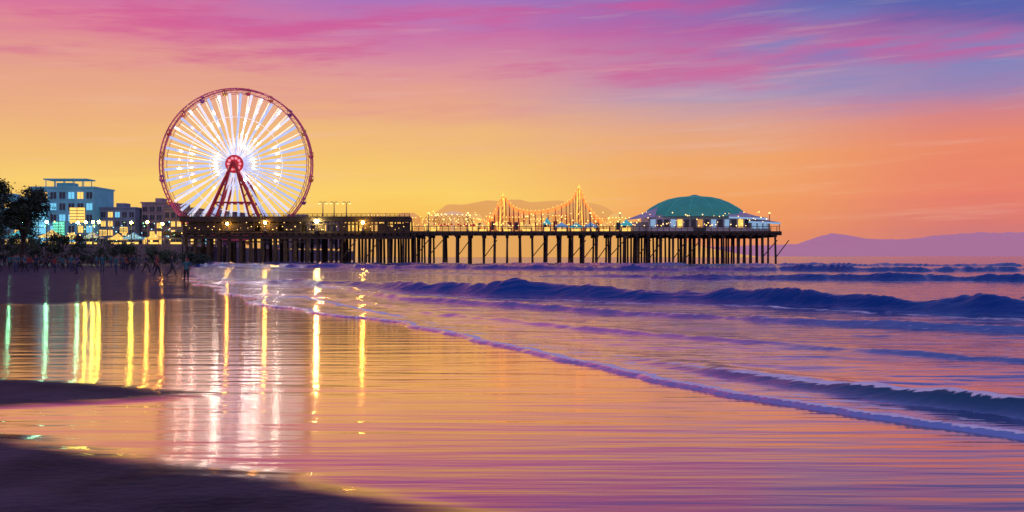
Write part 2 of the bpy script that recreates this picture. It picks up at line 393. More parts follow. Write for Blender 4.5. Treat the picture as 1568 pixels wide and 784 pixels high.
# ---------------------------------------------------------------- shared materials
wood = principled("weathered_wood", (0.05, 0.036, 0.024), 0.85, var=0.4, vscale=0.8, bump=0.03, bscale=3, stretch=(1, 1, 3))
woodl = principled("pier_plank_wood", (0.09, 0.06, 0.035), 0.8, var=0.35, vscale=1.5)
redp = principled("red_glow_paint", (0.45, 0.02, 0.03), 0.4, var=0.15, vscale=0.5, emit=(0.8, 0.03, 0.05), estr=0.3)  # paint with a red glow of its own built in
dred = principled("dark_red_glow_steel", (0.35, 0.02, 0.03), 0.45, var=0.2, vscale=0.6, emit=(.5, .02, .03), estr=.12)  # steel emits faint red itself, no lamp behind it
rimp = principled("magenta_glow_rim_steel", (0.40, 0.05, 0.12), 0.4, var=.5, vscale=.3, emit=(0.7, 0.06, 0.2), estr=0.18)  # rim steel carries its own magenta glow
spokeA = principled("white_led_spoke", (0.5, 0.52, 0.6), 0.4, var=.3, vscale=.4, emit=lin((232, 228, 240)), estr=0.85)
spokeB = principled("pale_blue_led_spoke", (0.4, 0.46, 0.6), 0.4, var=.3, vscale=.4, emit=lin((178, 196, 242)), estr=0.82)
spokeC = principled("warm_led_spoke", (0.8, 0.75, 0.6), 0.4, emit=lin((248, 236, 200)), estr=0.9)
steel = principled("grey_steel", (0.12, 0.12, 0.14), 0.4, metal=0.6)
bulb = principled("warm_bulb", (0.8, 0.7, 0.4), 0.4, emit=(1.0, 0.52, 0.08), estr=190)
bulbw = principled("bright_bulb", (0.9, 0.85, 0.6), 0.4, emit=(1.0, 0.74, 0.26), estr=300)
bulbg = principled("green_bulb", (0.6, 0.8, 0.5), 0.4, emit=(0.25, 1.0, 0.55), estr=120)
bulby = principled("lime_bulb", (0.8, 0.8, 0.4), 0.4, emit=(0.95, 0.85, 0.08), estr=190)
bulbs = principled("soft_bulb", (0.8, 0.7, 0.4), 0.4, emit=(1.0, 0.58, 0.15), estr=4.0)
wbulb = principled("added_white_bulb", (0.8, 0.8, 0.7), 0.4, emit=(1.0, 0.93, 0.72), estr=75)  # added to strengthen the wheel's streaks on the wet sand
rbulb = principled("added_red_bulb", (0.8, 0.4, 0.4), 0.4, emit=(1.0, 0.30, 0.25), estr=50)  # added for reddish streaks in the wheel's reflection
orangeled = principled("orange_led", (0.8, 0.3, 0.1), 0.4, emit=(1.0, 0.2, 0.03), estr=1.6)
yellowled = principled("yellow_led", (0.8, 0.6, 0.1), 0.4, emit=(1.0, 0.55, 0.08), estr=1.4)
tealroof = principled("green_copper_glow_roof", (0.03, 0.17, 0.15), 0.5, var=0.25, vscale=0.6, emit=(0.02, 0.22, 0.2), estr=0.35)  # roof brightened by emission in its own colour
whitew = principled("white_painted_wall", (0.5, 0.5, 0.55), 0.6, var=0.1, vscale=0.5)
blueg = principled("blue_lit_glass", (0.1, 0.2, 0.3), 0.2, emit=(0.3, 0.5, 0.75), estr=0.7)
cyang = principled("cyan_lit_window", (0.1, 0.2, 0.3), 0.2, emit=(0.16, 0.60, 0.85), estr=1.0)
yelg = principled("yellow_lit_window", (0.3, 0.25, 0.1), 0.2, emit=(1.0, 0.56, 0.10), estr=1.3)
greeng = principled("green_lit_window", (0.1, 0.25, 0.15), 0.2, emit=(0.12, 0.75, 0.50), estr=1.1)
darkg = principled("dark_window", (0.02, 0.03, 0.05), 0.15)
awn = principled("canvas_awning", (0.45, 0.42, 0.5), 0.8, var=0.1)
ambw = principled("amber_glow_facade", (0.35, 0.22, 0.10), 0.8, var=.35, vscale=.5, emit=(0.80, 0.36, 0.08), estr=.75)  # amber light on the wall put in as emission
ambw2 = principled("gold_glow_facade", (0.35, 0.25, 0.10), 0.8, var=.35, vscale=.5, emit=(0.95, 0.52, 0.12), estr=.75)  # gold light is emitted by the wall itself

# ---------------------------------------------------------------- pier
pier = empty("wooden_pier")
m = MB()
m.box(-66, 54, 200.0, 204.6, 5.95, 6.6)
m.box(-66, -42, 209.8, 224, 5.95, 6.6)
m.box(-42, -18, 204.6, 222, 5.95, 6.6)
m.box(-72, -66, 204.6, 209.8, 5.95, 6.6)
m.box(-18, 25, 204.6, 214, 5.95, 6.6)
m.box(25, 54, 204.6, 222, 5.95, 6.6)
for i in range(92):
    x = -66 + i * 1.31
    m.box(x, x + 0.9, 199.72, 199.99, 5.75, 6.55)
m.box(-66.1, 54.1, 199.6, 199.71, 6.15, 6.42)
m.obj("deck", [wood], pier)
m = MB()
x = -65.6
while x < 54:
    left = x < -40
    r = 0.36 if left else (0.24 if x < -20 else 0.2)
    ymax = 222 if (x < -18 or x > 25) else 213
    yy = 200.4
    while yy < ymax:
        if not (x < -41 and 204.8 < yy < 209.6):
            j = random.uniform(-0.12, 0.12); l = random.uniform(-0.18, 0.18)
            m.cyl((x + j + l, yy, -2), (x + j, yy, 5.95), r * 1.1, r, 8)
        yy += 5.6 if left else 5.2
    if random.random() < 0.45:
        m.cyl((x, 200.1, 0.9 + random.random()), (x + (2.1 if left else 2.75), 200.1, 4.8), 0.1, 0.1, 5)
    if not left: m.box(x - .3, x + .3, 199.9, ymax, 5.4, 5.94)
    x += random.uniform(1.9, 2.6) if left else random.uniform(2.2, 2.9)
m.box(-66, -40, 200.2, 200.5, 4.3, 4.6); m.box(-66, -20, 199.95, 200.15, 5.0, 5.7)
m.obj("piles", [wood], pier)
random.seed(31)
m = MB()
m.box(-66.3, -20.5, 199.4, 204.4, 8.55, 9.45)
m.box(-66.5, -20.3, 199.15, 199.38, 8.45, 9.55)
for i in range(30):
    x = -66 + i * 1.56
    m.box(x, x + 0.36, 199.6, 199.9, 6.6, 8.55); m.box(x + .1, x + 0.4, 203.9, 204.2, 6.6, 8.55)
    if random.random() < (.75 if x < -42 else .5): m.box(x + 0.36, x + 1.56, 199.66, 199.8, 6.6, 7.6 + random.random() * .8)
m.box(-66, -42, 203, 203.2, 6.6, 8.54)
m.box(-66.2, -20.6, 199.5, 199.6, 7.85, 8.1)
for i in range(48):
    x = -66.2 + i * 0.97
    m.box(x, x + 0.09, 199.45, 199.54, 9.45, 10.0)
m.box(-66.3, -20.5, 199.42, 199.56, 10.0, 10.1); m.box(-66.3, -20.5, 199.44, 199.52, 9.7, 9.76)
m.obj("terrace", [wood], pier)
m = MB()
for i in range(62):
    x = -20 + i * 1.2
    m.box(x, x + 0.1, 200.1, 200.2, 6.6, 7.5)
m.box(-20, 53.9, 200.06, 200.2, 7.5, 7.6); m.box(-20, 53.9, 200.1, 200.18, 7.05, 7.1)
m.obj("railing", [woodl], pier)
m = MB()
for i in range(110):
    x = -65.4 + i * 0.42 + random.uniform(-.2, .2)
    if x < -21 and random.random() < .4: m.sph((x, 199.45, random.choice([8.3, 7.5, 7.2, 6.9])), random.uniform(.04, .09), 0, 6, 4)
for i in range(190):
    x = -20 + i * .38
    if random.random() < .8: m.sph((x, 201.2, 7.7 + random.random() ** 2 * 2.8), random.uniform(.05, .12), 0, 6, 4)
m.obj("string_lights", [bulbs], pier)

def lamp(x, y, z0, h, r, mat, arm=0.0):
    m = MB(); m.cyl((0, 0, 0), (0, 0, h), 0.12, 0.07, 8, 0); m.cyl((0, 0, 0), (0, 0, .5), .22, .16, 8, 0)
    if arm: 
        for s in (-1, 1):
            m.path([(0, 0, h), (s * arm * .5, 0, h + .35), (s * arm, 0, h + .2)], 0.05, 5, 0); m.sph((s * arm, 0, h), r, 1)
            m.cyl((s * arm, 0, h + .05), (s * arm, 0, h + .25), r * 1.1, .05, 8, 0)
    else:
        m.sph((0, 0, h + r), r, 1); m.cyl((0, 0, h + 1.8 * r), (0, 0, h + 2.4 * r), r * .8, .03, 8, 0)
    o = m.obj("street_lamp", [steel, mat]); o.location = (x, y, z0)
for x, h, r, mt in [(-69.8, 4.2, .26, bulb), (-56.9, 1.2, .24, bulb), (-49.3, 1.4, .28, bulb), (-39.0, 1.6, .36, bulbw), (-29.8, 1.4, .30, bulb)]:
    lamp(x, 198.8, 6.6 if x > -66 else 3.6, h, r, mt)
m = MB()
for x in (-56.9, -49.3, -39.0, -29.8): m.box(x - .4, x + .4, 198.4, 199.6, 6.3, 6.58)
m.obj("lamp_brackets", [wood], pier)
for x in (-38.6, -36.3, -33.8): lamp(x, 203.2, 9.45, 2.9, .16, bulbs, .7)
for x in (-17, -9, 16, 22, 52.5): lamp(x, 203, 6.6, 3.6, .17, bulbs)
for x, y, mt in ((-74, 198, bulb), (-78, 200, bulby), (-83, 196, bulby), (-84.6, 197, bulby), (-86.5, 198, bulby), (-89, 200, bulbg), (-93.5, 196, bulbg), (-99, 197, bulbg), (-102, 198, bulbg)): lamp(x, y + 4, 4.0, 4.2, .27, mt)

def arcade(name, x0, x1, y, z, h, seed, mat):
    random.seed(seed); e = empty(name, ((x0 + x1) / 2, y, z)); w = (x1 - x0) / 2
    m = MB(); m.box(-w, w, 0, 3.5, 0, h); m.obj("walls", [mat], e)
    m = MB(); k = max(3, int(w * 2 / 1.1))
    for i in range(k):
        xa = -w + (i + .15) * 2 * w / k; m.box(xa, xa + 1.3 * w / k, -.07, -.0, .5, h * .7, random.choice([0, 0, 1, 2]))
    m.obj("windows", [yelg, darkg, ambw], e)
    m = MB(); m.box(-w - .3, w + .3, -.6, 3.8, h, h + .15, 2)
    if seed % 2: m.quad([(-w, -.3, h + .2), (w, -.3, h + .2), (w * .5, 1.5, h + 1.2), (-w * .5, 1.5, h + 1.2)], 2); m.quad([(-w, 3.5, h + .2), (-w * .5, 1.5, h + 1.2), (w * .5, 1.5, h + 1.2), (w, 3.5, h + .2)], 2)
    else:
        for s in (-.7, 0, .7): m.cyl((s * w, 1, h), (s * w, 1, h + .9), .5, .06, 8, 2)
    for i in range(int(w * 3)): m.sph((-w + i * .67, -.65, h + .1), .08, 1, 6, 4)
    m.obj("roof", [woodl, bulbs, mat], e)
for i, (a, b, h) in enumerate([(-31, -26, 3.5), (-25, -19.5, 3.0), (-18.8, -15.2, 2.6), (-9.4, -6.2, 2.8), (-5.4, -2.8, 3.3), (-1.2, 3, 3.1), (4.0, 7.6, 2.7), (8.6, 12.2, 3.4), (16.4, 19.8, 2.8), (20.6, 24.4, 3.0)]):
    arcade("amusement_hall", a, b, 211 if -19 < a < -15 else 210.8, 6.6, h, i, ambw if i % 3 else ambw2)

# ---------------------------------------------------------------- ferris wheel
random.seed(13)
fw = empty("ferris_wheel", (-57.3, 207, 20.6)); R = 15.7
m = MB()
def ring(m, r, y, t, n=96, mi=0):
    pts = [(r * math.cos(2 * math.pi * i / n), y, r * math.sin(2 * math.pi * i / n)) for i in range(n + 1)]
    m.path(pts, t, 6, mi)
for yy in (-0.9, 0.9): ring(m, R, yy, 0.15); ring(m, R - 0.9, yy, 0.06)
NS = 40
for i in range(NS * 2):
    a = 2 * math.pi * i / (NS * 2); b = a + math.pi / NS
    c, s = math.cos(a), math.sin(a)
    m.cyl((R * c, -0.9, R * s), (R * c, 0.9, R * s), 0.06, n=5)
    m.cyl((R * c, -0.9, R * s), ((R - .9) * math.cos(b), -0.9, (R - .9) * math.sin(b)), 0.04, n=5)
m.obj("rim", [rimp], fw)
m = MB()
for i in range(NS):
    a = 2 * math.pi * (i + .5) / NS; c, s = math.cos(a), math.sin(a)
    for yy, yh in ((-0.9, -1.3), (0.9, 1.3)):
        mi = (1 if abs(s) < 0.45 or i % 3 == 0 else 0) if yy < 0 else (2 if s > 0.2 else 1)
        w1, w2 = (0.14, 0.26) if yy < 0 else (0.07, 0.10)
        aa = a if yy < 0 else a + math.pi / NS
        c, s = math.cos(aa), math.sin(aa)
        t = Vector((-s, 0, c)); r0 = 1.7; r1 = R - 1.0
        P0 = Vector((c * r0, yh, s * r0)); P1 = Vector((c * r1, yy, s * r1)); th = Vector((0, .1, 0))
        A = [P0 - t * w1, P0 + t * w1, P1 + t * w2, P1 - t * w2]
        m.quad([p - th for p in A], mi); m.quad([p + th for p in A][::-1], mi)
        for u in range(4):
            p, q = A[u], A[(u + 1) % 4]; m.quad([p - th, q - th, q + th, p + th][::-1], mi)
m.obj("spokes", [spokeA, spokeB, spokeC], fw)
m = MB()   # bulbs added on some front spokes to brighten the wheel's reflection
for i in range(NS):
    a = 2 * math.pi * (i + .5) / NS; c, s = math.cos(a), math.sin(a)
    for rr in (4.0, 6.5, 9.0, 11.5, 14.0):
        x, z = rr * c, rr * s
        if z < -5: continue
        near = min(abs(x - k) for k in (-11.5, -8.5, -4, 2.2, 4.6, 9))
        if near < .8:
            yb = -1.3 + .4 * rr / R
            m.sph((x, yb - .25, z), .115, 1 if abs(x + 10) < 2.6 and i % 2 else 0, 8, 5)
m.obj("added_reflection_bulbs", [wbulb, rbulb], fw)
m = MB()
for rr in (5.2, 9.8): 
    ring(m, rr, -1.12, 0.05, 60, 0)
m.obj("tension_rings", [spokeA], fw)
m = MB()
m.cyl((0, -1.9, 0), (0, 1.9, 0), 0.75, n=20); m.cyl((0, -1.62, 0), (0, -1.42, 0), 1.9, n=28); m.cyl((0, 1.42, 0), (0, 1.62, 0), 1.9, n=28)
for i in range(10):
    a = 2 * math.pi * i / 10; m.cyl((1.2 * math.cos(a), -1.85, 1.2 * math.sin(a)), (1.2 * math.cos(a), -1.6, 1.2 * math.sin(a)), 0.28, n=8, mi=1)
m.obj("hub", [redp, principled("pink_hub_light", (0.8, 0.4, 0.45), 0.4, emit=(1, .35, .4), estr=.7)], fw)
m = MB()
for yy in (-2.4, 2.4):
    for sx_, sp in ((-1, 6.7), (1, 6.7), (-1, 4.2), (1, 4.2)):
        m.cyl((sx_ * 0.3, yy, 0), (sx_ * sp, yy, -14.1), 0.36 if sp > 5 else 0.22, n=8)
    for k in range(2, 7):
        f = k / 7; z = -14.1 * f
        m.cyl((-6.7 * f, yy, z), (-4.2 * (f + .06), yy, z - .9), 0.12, n=6); m.cyl((6.7 * f, yy, z), (4.2 * (f + .06), yy, z - .9), 0.12, n=6)
    m.cyl((-3.6, yy, -8), (3.6, yy, -8), 0.2, n=6)
m.cyl((0, -2.6, 0), (0, 2.6, 0), 0.5, n=14)
m.obj("support_legs", [dred], fw)
gcols = [principled("gondola_%s" % n, c, .4, emit=c, estr=.15) for n, c in (("red", (.5, .03, .04)), ("yellow", (.6, .35, .04)), ("purple", (.18, .05, .25)), ("orange", (.6, .16, .04)))]  # shells emit a little of their own colour
for i in range(20):
    a = 2 * math.pi * (i + .5) / 20; cx, cz = R * math.cos(a), R * math.sin(a) - 0.15
    m = MB()
    m.cyl((0, 0, -1.05), (0, 0, -.7), .3, .52, 12, 0); m.cyl((0, 0, -.7), (0, 0, -.45), .52, .54, 12, 0)
    m.cyl((0, 0, .1), (0, 0, .5), .6, .05, 12, 0)
    for k in range(4):
        b = k * math.pi / 2 + .4; m.cyl((.46 * math.cos(b), .46 * math.sin(b), -.45), (.46 * math.cos(b), .46 * math.sin(b), .12), .04, n=5, mi=1)
    o = m.obj("gondola_%d" % i, [gcols[i % 4], steel], fw); o.location = (cx, 0, cz)

# ---------------------------------------------------------------- pavilion at the end of the pier
pav = empty("pier_pavilion", (38.5, 208, 6.6))
m = MB()
m.box(-10.5, 10.5, -4, 8, 0, 3.4)
m.box(10.5, 14.3, -3.4, 6, 0, 2.4)
m.box(-13.2, -10.5, -3, 6, 0, 2.0)
m.obj("walls", [whitew], pav)
random.seed(3)
m = MB()
for i in range(15):
    x = -10.1 + i * 1.38; m.box(x, x + 1.0, -4.08, -4.0, 0.9, 2.5, random.choice([0, 0, 1, 3, 3, 4]))
for i in range(3): m.box(10.8 + i * 1.2, 11.7 + i * 1.2, -3.48, -3.4, .6, 1.9, 0)
m.box(-1.2, 1.2, -4.1, -4.02, 0, .88, 3)
m.obj("windows", [blueg, yelg, cyang, darkg, ambw], pav)
m = MB()   # low rounded roof with ribs
prof = [(11.6, 3.1), (11.0, 3.7), (9.4, 5.0), (7.6, 6.05), (5.6, 6.85), (3.6, 7.3), (1.8, 7.45)]
n = 28
for k in range(len(prof) - 1):
    for i in range(n):
        a, b = 2 * math.pi * i / n, 2 * math.pi * (i + 1) / n
        def pt(p, t): return (p[0] * math.cos(t), 2 + p[0] * .72 * math.sin(t), p[1])
        m.quad([pt(prof[k], a), pt(prof[k], b), pt(prof[k + 1], b), pt(prof[k + 1], a)], 0)
        if i % 2 == 0: m.cyl(Vector(pt(prof[k], a)) + Vector((0, 0, .05)), Vector(pt(prof[k + 1], a)) + Vector((0, 0, .05)), .06, n=4, mi=1)
m.cyl((0, 2, 7.4), (0, 2, 7.6), 1.9, 1.5, 16, 1); m.cyl((0, 2, 7.6), (0, 2, 7.9), 1.3, .4, 16, 0)
m.obj("dome_roof", [tealroof, principled("teal_glow_ribs", (.06, .25, .22), .5, emit=(.06, .4, .36), estr=.3)], pav, False)  # ribs glow faintly by themselves
m = MB()
for (x0, x1, z0, z1) in ((5.5, 13.5, 3.0, 4.9), (9.5, 16, 2.1, 3.6)):
    m.quad([(x0, -6, z0), (x1, -6, z0 - .3), (x1 - 1.5, -2, z0 + .3), (x0 + 1, -2, z1)], 0)
    m.quad([(x0, -6, z0 - .35), (x1, -6, z0 - .65), (x1, -6, z0 - .3), (x0, -6, z0)], 1)
    m.cyl((x1 - .2, -5.8, 0), (x1 - .2, -5.8, z0 - .3), .08, n=6, mi=2); m.cyl((x0 + .2, -5.8, 0), (x0 + .2, -5.8, z0), .08, n=6, mi=2)
m.quad([(-15.5, -6, 2.3), (-9.5, -6, 2.9), (-8.5, -2.5, 5.0), (-12, -2.5, 3.2)], 0)
m.obj("awnings", [awn, blueg, steel], pav)

# ---------------------------------------------------------------- roller coaster
rc = empty("roller_coaster", (0, 209, 6.6))
def cr(pts, n=10):
    out = []
    P_ = [Vector(p) for p in pts]; P_ = [P_[0]] + P_ + [P_[-1]]
    for i in range(1, len(P_) - 2):
        for j in range(n):
            t = j / n; a, b, c, d = P_[i - 1:i + 3]
            out.append(.5 * ((2 * b) + (c - a) * t + (2 * a - 5 * b + 4 * c - d) * t * t + (3 * b - a - 3 * c + d) * t ** 3))
    out.append(P_[-1]); return out
tr = cr([(-6.6, 0, 1.0), (-4.0, 0, 3.6), (-1.9, 0, 7.4), (.3, 0, 5.3), (3.2, 0, 4.4), (6.6, 0, 4.5), (10.4, 0, 5.6), (12.6, 0, 7.0), (14.1, 0, 9.2), (15.5, 0, 6.2), (17.8, 0, 3.2), (20, 0, 1.6)], 8)
m = MB()
m.path(tr, .19, 6, 0); m.path([p + Vector((0, 1.2, 0)) for p in tr], .19, 6, 0)
m.path([p + Vector((0, .6, -.45)) for p in tr], .12, 6, 0)
for i, p in enumerate(tr):
    m.cyl(p, p + Vector((0, 1.2, 0)), .06, n=4, mi=0)
    if i % 3 == 0: 
        m.cyl((p.x, -.2, 0), p, .08, n=5, mi=1); m.cyl((p.x + .3, 1.4, 0), p + Vector((0, 1.2, 0)), .08, n=5, mi=1)
    if i % 2 == 0: m.sph(p + Vector((0, -.15, .25)), .12, 2, 6, 4)
m.obj("track", [orangeled, dred, yellowled], rc)
m = MB()
for tx, tz in ((-1.9, 7.6), (14.1, 9.4)):
    for s in (-1, 1):
        m.cyl((tx + s * 0.8, 0, 0), (tx + s * .15, .3, tz), .12, n=6, mi=0)
    for k in range(6): 
        f0, f1 = k / 6, (k + 1) / 6
        m.cyl((tx - .8 + .65 * f0, .1, tz * f0), (tx + .8 - .65 * f1, .1, tz * f1), .06, n=5, mi=0)
    m.cyl((tx, .3, tz), (tx, .3, tz + .9), .07, .02, n=6, mi=1); m.sph((tx, .3, tz + .2), .2, 1, 8, 5)
m.obj("towers", [yellowled, yellowled], rc)
random.seed(21)
sw = empty("swing_ride", (-12.3, 207, 6.6)); m = MB()
m.cyl((0, 0, 0), (0, 0, 3.4), .4, .3, 10, 0); m.cyl((0, 0, 3.4), (0, 0, 4.3), 3.6, .5, 20, 0, False)
for i in range(20):
    a = 2 * math.pi * i / 20; c, s = math.cos(a), math.sin(a)
    m.cyl((3.5 * c, 3.5 * s, 3.4), (4.5 * c, 4.5 * s, 1.6), .035, n=4, mi=1); m.box(4.5 * c - .2, 4.5 * c + .2, 4.5 * s - .2, 4.5 * s + .2, 1.25, 1.6, 2)
    m.sph((3.6 * c, 3.6 * s, 3.45), .12, 3, 6, 4)
for i in range(18): m.sph((random.uniform(-5, 5), -4, random.uniform(.6, 4.4)), .09, 3, 6, 4)
m.obj("carousel", [principled("ride_glow_canopy", (.5, .35, .25), .6, emit=(1, .55, .2), estr=.55), steel, redp, bulbs], sw)  # canopy light is put into the cloth as emission
def tent(x, y, z, w, h, mat, name="market_tent"):
    m = MB()
    for sx_ in (-1, 1):
        for sy_ in (-1, 1): m.cyl((sx_ * w * .46, sy_ * w * .4, 0), (sx_ * w * .46, sy_ * w * .4, h * .6), .06, n=5, mi=1)
    b = [(-w / 2, -w * .45, h * .6), (w / 2, -w * .45, h * .6), (w / 2, w * .45, h * .6), (-w / 2, w * .45, h * .6)]
    for i in range(4):
        p, q = Vector(b[i]), Vector(b[(i + 1) % 4]); t = Vector((0, 0, h)); mid1 = p.lerp(t, .5) - Vector((0, 0, h * .06)); mid2 = q.lerp(t, .5) - Vector((0, 0, h * .06))
        m.quad([p, q, mid2, mid1], 0); m.quad([mid1, mid2, t], 0); m.quad([p - Vector((0, 0, .3)), q - Vector((0, 0, .3)), q, p], 0)
    m.box(-w * .35, w * .35, -w * .3, -w * .1, 0, h * .3, 2)
    o = m.obj(name, [mat, steel, yelg]); o.location = (x, y, z)
tealt = principled("teal_glow_canvas", (.05, .35, .38), .7, emit=(.1, .7, .75), estr=.35)  # teal light built into the canvas as emission
goldt = principled("amber_glow_canvas", (.5, .35, .12), .7, emit=(1, .55, .12), estr=.6)  # stall light put into the cloth: canvas emits amber
bluet = principled("blue_glow_canvas", (.12, .25, .45), .7, emit=(.2, .5, .8), estr=.35)  # canvas glows blue by itself
for x, w, h, mt in ((7.2, 1.6, 3.0, tealt), (10.2, 2.6, 2.0, bluet), (13.2, 2.6, 1.9, tealt), (16.2, 2.6, 2.0, bluet), (19, 2.4, 2.1, goldt), (-16.5, 2.2, 2.2, goldt), (-6, 2, 2, goldt), (3, 2.2, 1.9, goldt), (-1, 2, 1.8, goldt), (23.5, 2.4, 2.6, tealt)):
    tent(x, 205, 6.6, w, h, mt)

# ---------------------------------------------------------------- promenade and town on the left
prom = principled("concrete_promenade", (.13, .12, .14), .85, var=.25, vscale=.4, bump=.02)
m = MB(); m.box(-420, -66.4, 200.5, 420, -1, 3.6); m.box(-420, -66.3, 200.0, 200.6, -1, 4.0)
for i in range(60): m.box(-420 + i * 6, -419.6 + i * 6, 199.85, 200.0, -1, 3.8)
m.obj("promenade", [prom])
def building(name, x0, x1, y, z0, z1, depth, wall, cols, rows, lit, roof=None, litp=.4):
    e = empty(name, ((x0 + x1) / 2, y, z0)); w = (x1 - x0) / 2; h = z1 - z0
    m = MB(); m.box(-w, w, 0, depth, 0, h); m.obj("walls", [wall], e)
    m = MB(); cw = 2 * w / cols; ch = (h - .8) / rows
    for i in range(cols):
        for j in range(rows):
            xa = -w + i * cw + cw * .18; za = .5 + j * ch + ch * .15
            mi = 1 + random.randrange(len(lit)) if random.random() < litp else 0
            m.box(xa, xa + cw * .64, -.05, .0, za, za + ch * .6, mi)
            m.box(xa + cw * .3, xa + cw * .34, -.09, -.05, za, za + ch * .6, len(lit) + 1)
            m.box(xa - .05, xa + cw * .64 + .05, -.18, -.0, za - .14, za - .01, len(lit) + 1)
    m.obj("windows", [darkg] + lit + [wall], e)
    m = MB(); m.box(-w - .25, w + .25, -.25, depth + .2, h, h + .35)
    m.box(-w * .4, w * .1, depth * .3, depth * .6, h + .35, h + 1.5)
    if roof == "frame":
        for i in range(5): x = -w * .55 + i * w * .3; m.cyl((x, .5, h), (x, .5, h + 2.0), .1, n=6); m.cyl((x, 5, h), (x, 5, h + 2), .1, n=6)
        m.box(-w * .62, w * .75, .2, 5.5, h + 2.0, h + 2.3)
    m.obj("roof", [wall], e)
    m = MB(); m.box(-.7, .7, -.09, -.02, 0, 2.3); m.obj("door", [darkg], e)
wteal = principled("teal_grey_glow_stucco", (.14, .34, .46), .8, var=.25, vscale=.3, emit=(.04, .22, .32), estr=.25)  # floodlighting put into the stucco as teal emission
wmau = principled("mauve_stucco", (.30, .24, .28), .8, var=.2, vscale=.3)
wbr = principled("brown_stucco", (.34, .25, .20), .8, var=.2, vscale=.3)
wsl = principled("slate_stucco", (.18, .25, .36), .8, var=.2, vscale=.3)
random.seed(9)
building("beach_hotel", -116, -100.8, 240, 3.6, 18.0, 12, wteal, 7, 5, [cyang, yelg, cyang, cyang], "frame", .5)
building("office_building", -100.6, -92, 243, 3.6, 13.2, 12, wsl, 5, 4, [yelg, cyang], None, .3)
building("apartment_building", -91.5, -84.6, 246, 3.6, 14.6, 12, wmau, 4, 5, [yelg], None, .2)
building("apartment_building", -84.2, -77, 241, 3.6, 13.0, 12, wbr, 5, 4, [yelg], None, .25)
building("arcade_building", -76.4, -67, 236, 3.6, 12.0, 14, wmau, 6, 3, [yelg, cyang], None, .3)
building("hotel_building", -138, -118, 250, 3.6, 16, 12, wteal, 8, 5, [yelg, cyang], None, .3)
building("warehouse_building", -66, -46, 262, 3.6, 11.2, 12, wmau, 8, 2, [yelg], None, .2)
for x, w, h, mt in ((-97, 4, 3.6, goldt), (-92, 3.4, 3, goldt), (-87.5, 3.4, 3.2, awn), (-83, 3, 2.8, goldt), (-79, 3.4, 3, bluet), (-74.5, 3, 2.8, goldt), (-70.5, 3, 3, awn), (-103, 4, 3.6, tealt)):
    tent(x, 206 + random.random() * 4, 3.6, w, h, mt, "food_stall")
def sign(x, z, w, h, mt):
    m = MB(); m.box(-w / 2, w / 2, 0, .2, 2.4, 2.4 + h, 1); m.box(-w / 2 - .1, w / 2 + .1, .2, .3, 2.3, 2.5 + h, 0)
    for k in range(1, 5): m.box(-w / 2, w / 2, -.04, -.005, 2.4 + h * k / 5 - .07, 2.4 + h * k / 5 + .07, 0)
    m.box(-.06, .06, -.05, -.041, 2.4, 2.4 + h, 0)
    for s in (-1, 1): m.cyl((s * w * .4, .25, -z + 3.6), (s * w * .4, .25, 2.4), .08, n=6)
    o = m.obj("lit_sign", [steel, mt]); o.location = (x, 214, z)
sign(-93.5, 6.4, 3.2, 3.2, yelg); sign(-97.5, 3.6, 2.4, 3.0, greeng); sign(-101.8, 4.0, 3.0, 6.5, cyang); sign(-88, 3.6, 1.6, 1.2, yelg); sign(-83.5, 4.2, 1.6, 1.2, yelg)
m = MB()
for i in range(70): m.sph((random.uniform(-108, -67), random.uniform(201, 205), random.uniform(4.6, 8.6)), random.uniform(.07, .15), random.choice([0, 0, 1, 2]), 6, 4)
m.path([(-108, 203, 8.6), (-67, 203, 8.6)], .03, 4, 3); 
for k in range(9): m.cyl((-107 + k * 5, 203, 3.6), (-107 + k * 5, 203, 8.7), .06, n=5, mi=3)
m.obj("promenade_string_lights", [bulbs, principled("green_fairy_light", (.3, .6, .3), .4, emit=(.3, 1, .5), estr=2), principled("cyan_fairy_light", (.3, .6, .7), .4, emit=(.3, .8, 1), estr=2), steel])

# ---------------------------------------------------------------- trees and shrubs
leafA = principled("dark_leaves", (.02, .045, .025), .7, var=.5, vscale=.6)
leafB = principled("olive_leaves", (.05, .09, .035), .7, var=.5, vscale=.6)
bark = principled("bark", (.04, .03, .025), .9, var=.3, vscale=3)
def leaf(m, c, s, mi):
    a = Vector((random.gauss(0, 1), random.gauss(0, 1), random.gauss(0, 1))).normalized(); b = a.orthogonal().normalized()
    b.rotate(Matrix.Rotation(random.random() * 6.28, 3, a)); c = Vector(c); d = a.cross(b)
    m.quad([c - b * s, c - d * s * .45, c + b * s, c + d * s * .45], mi)
def tree(x, y, h, rad, seed, z0=.5):
    random.seed(seed); m = MB(); 
    m.cyl((0, 0, -.4), (.2, 0, h * .3), .34, .24, 8, 2)
    tips = []
    for i in range(9):
        a = i * 2.4; r = rad * random.uniform(.35, .85); z = h * random.uniform(.5, .92)
        p1 = Vector((.2, 0, h * random.uniform(.22, .36))); p3 = Vector((r * math.cos(a), r * math.sin(a), z)); p2 = p1.lerp(p3, .5) + Vector((0, 0, .4))
        m.cyl(p1, p2, .16, .1, 6, 2); m.cyl(p2, p3, .1, .04, 6, 2); tips += [p3, p2.lerp(p3, .5)]
    for t in tips:
        for k in range(4):
            c = t + Vector((random.gauss(0, .9), random.gauss(0, .9), random.gauss(0, .6))); rr = random.uniform(.6, 1.2); mi = random.choice([0, 0, 1])
            for j in range(85):
                leaf(m, c + Vector((random.gauss(0, rr * .5), random.gauss(0, rr * .5), random.gauss(0, rr * .38))), random.uniform(.13, .27), mi)
    o = m.obj("beach_tree", [leafA, leafB, bark]); o.location = (x, y, z0)
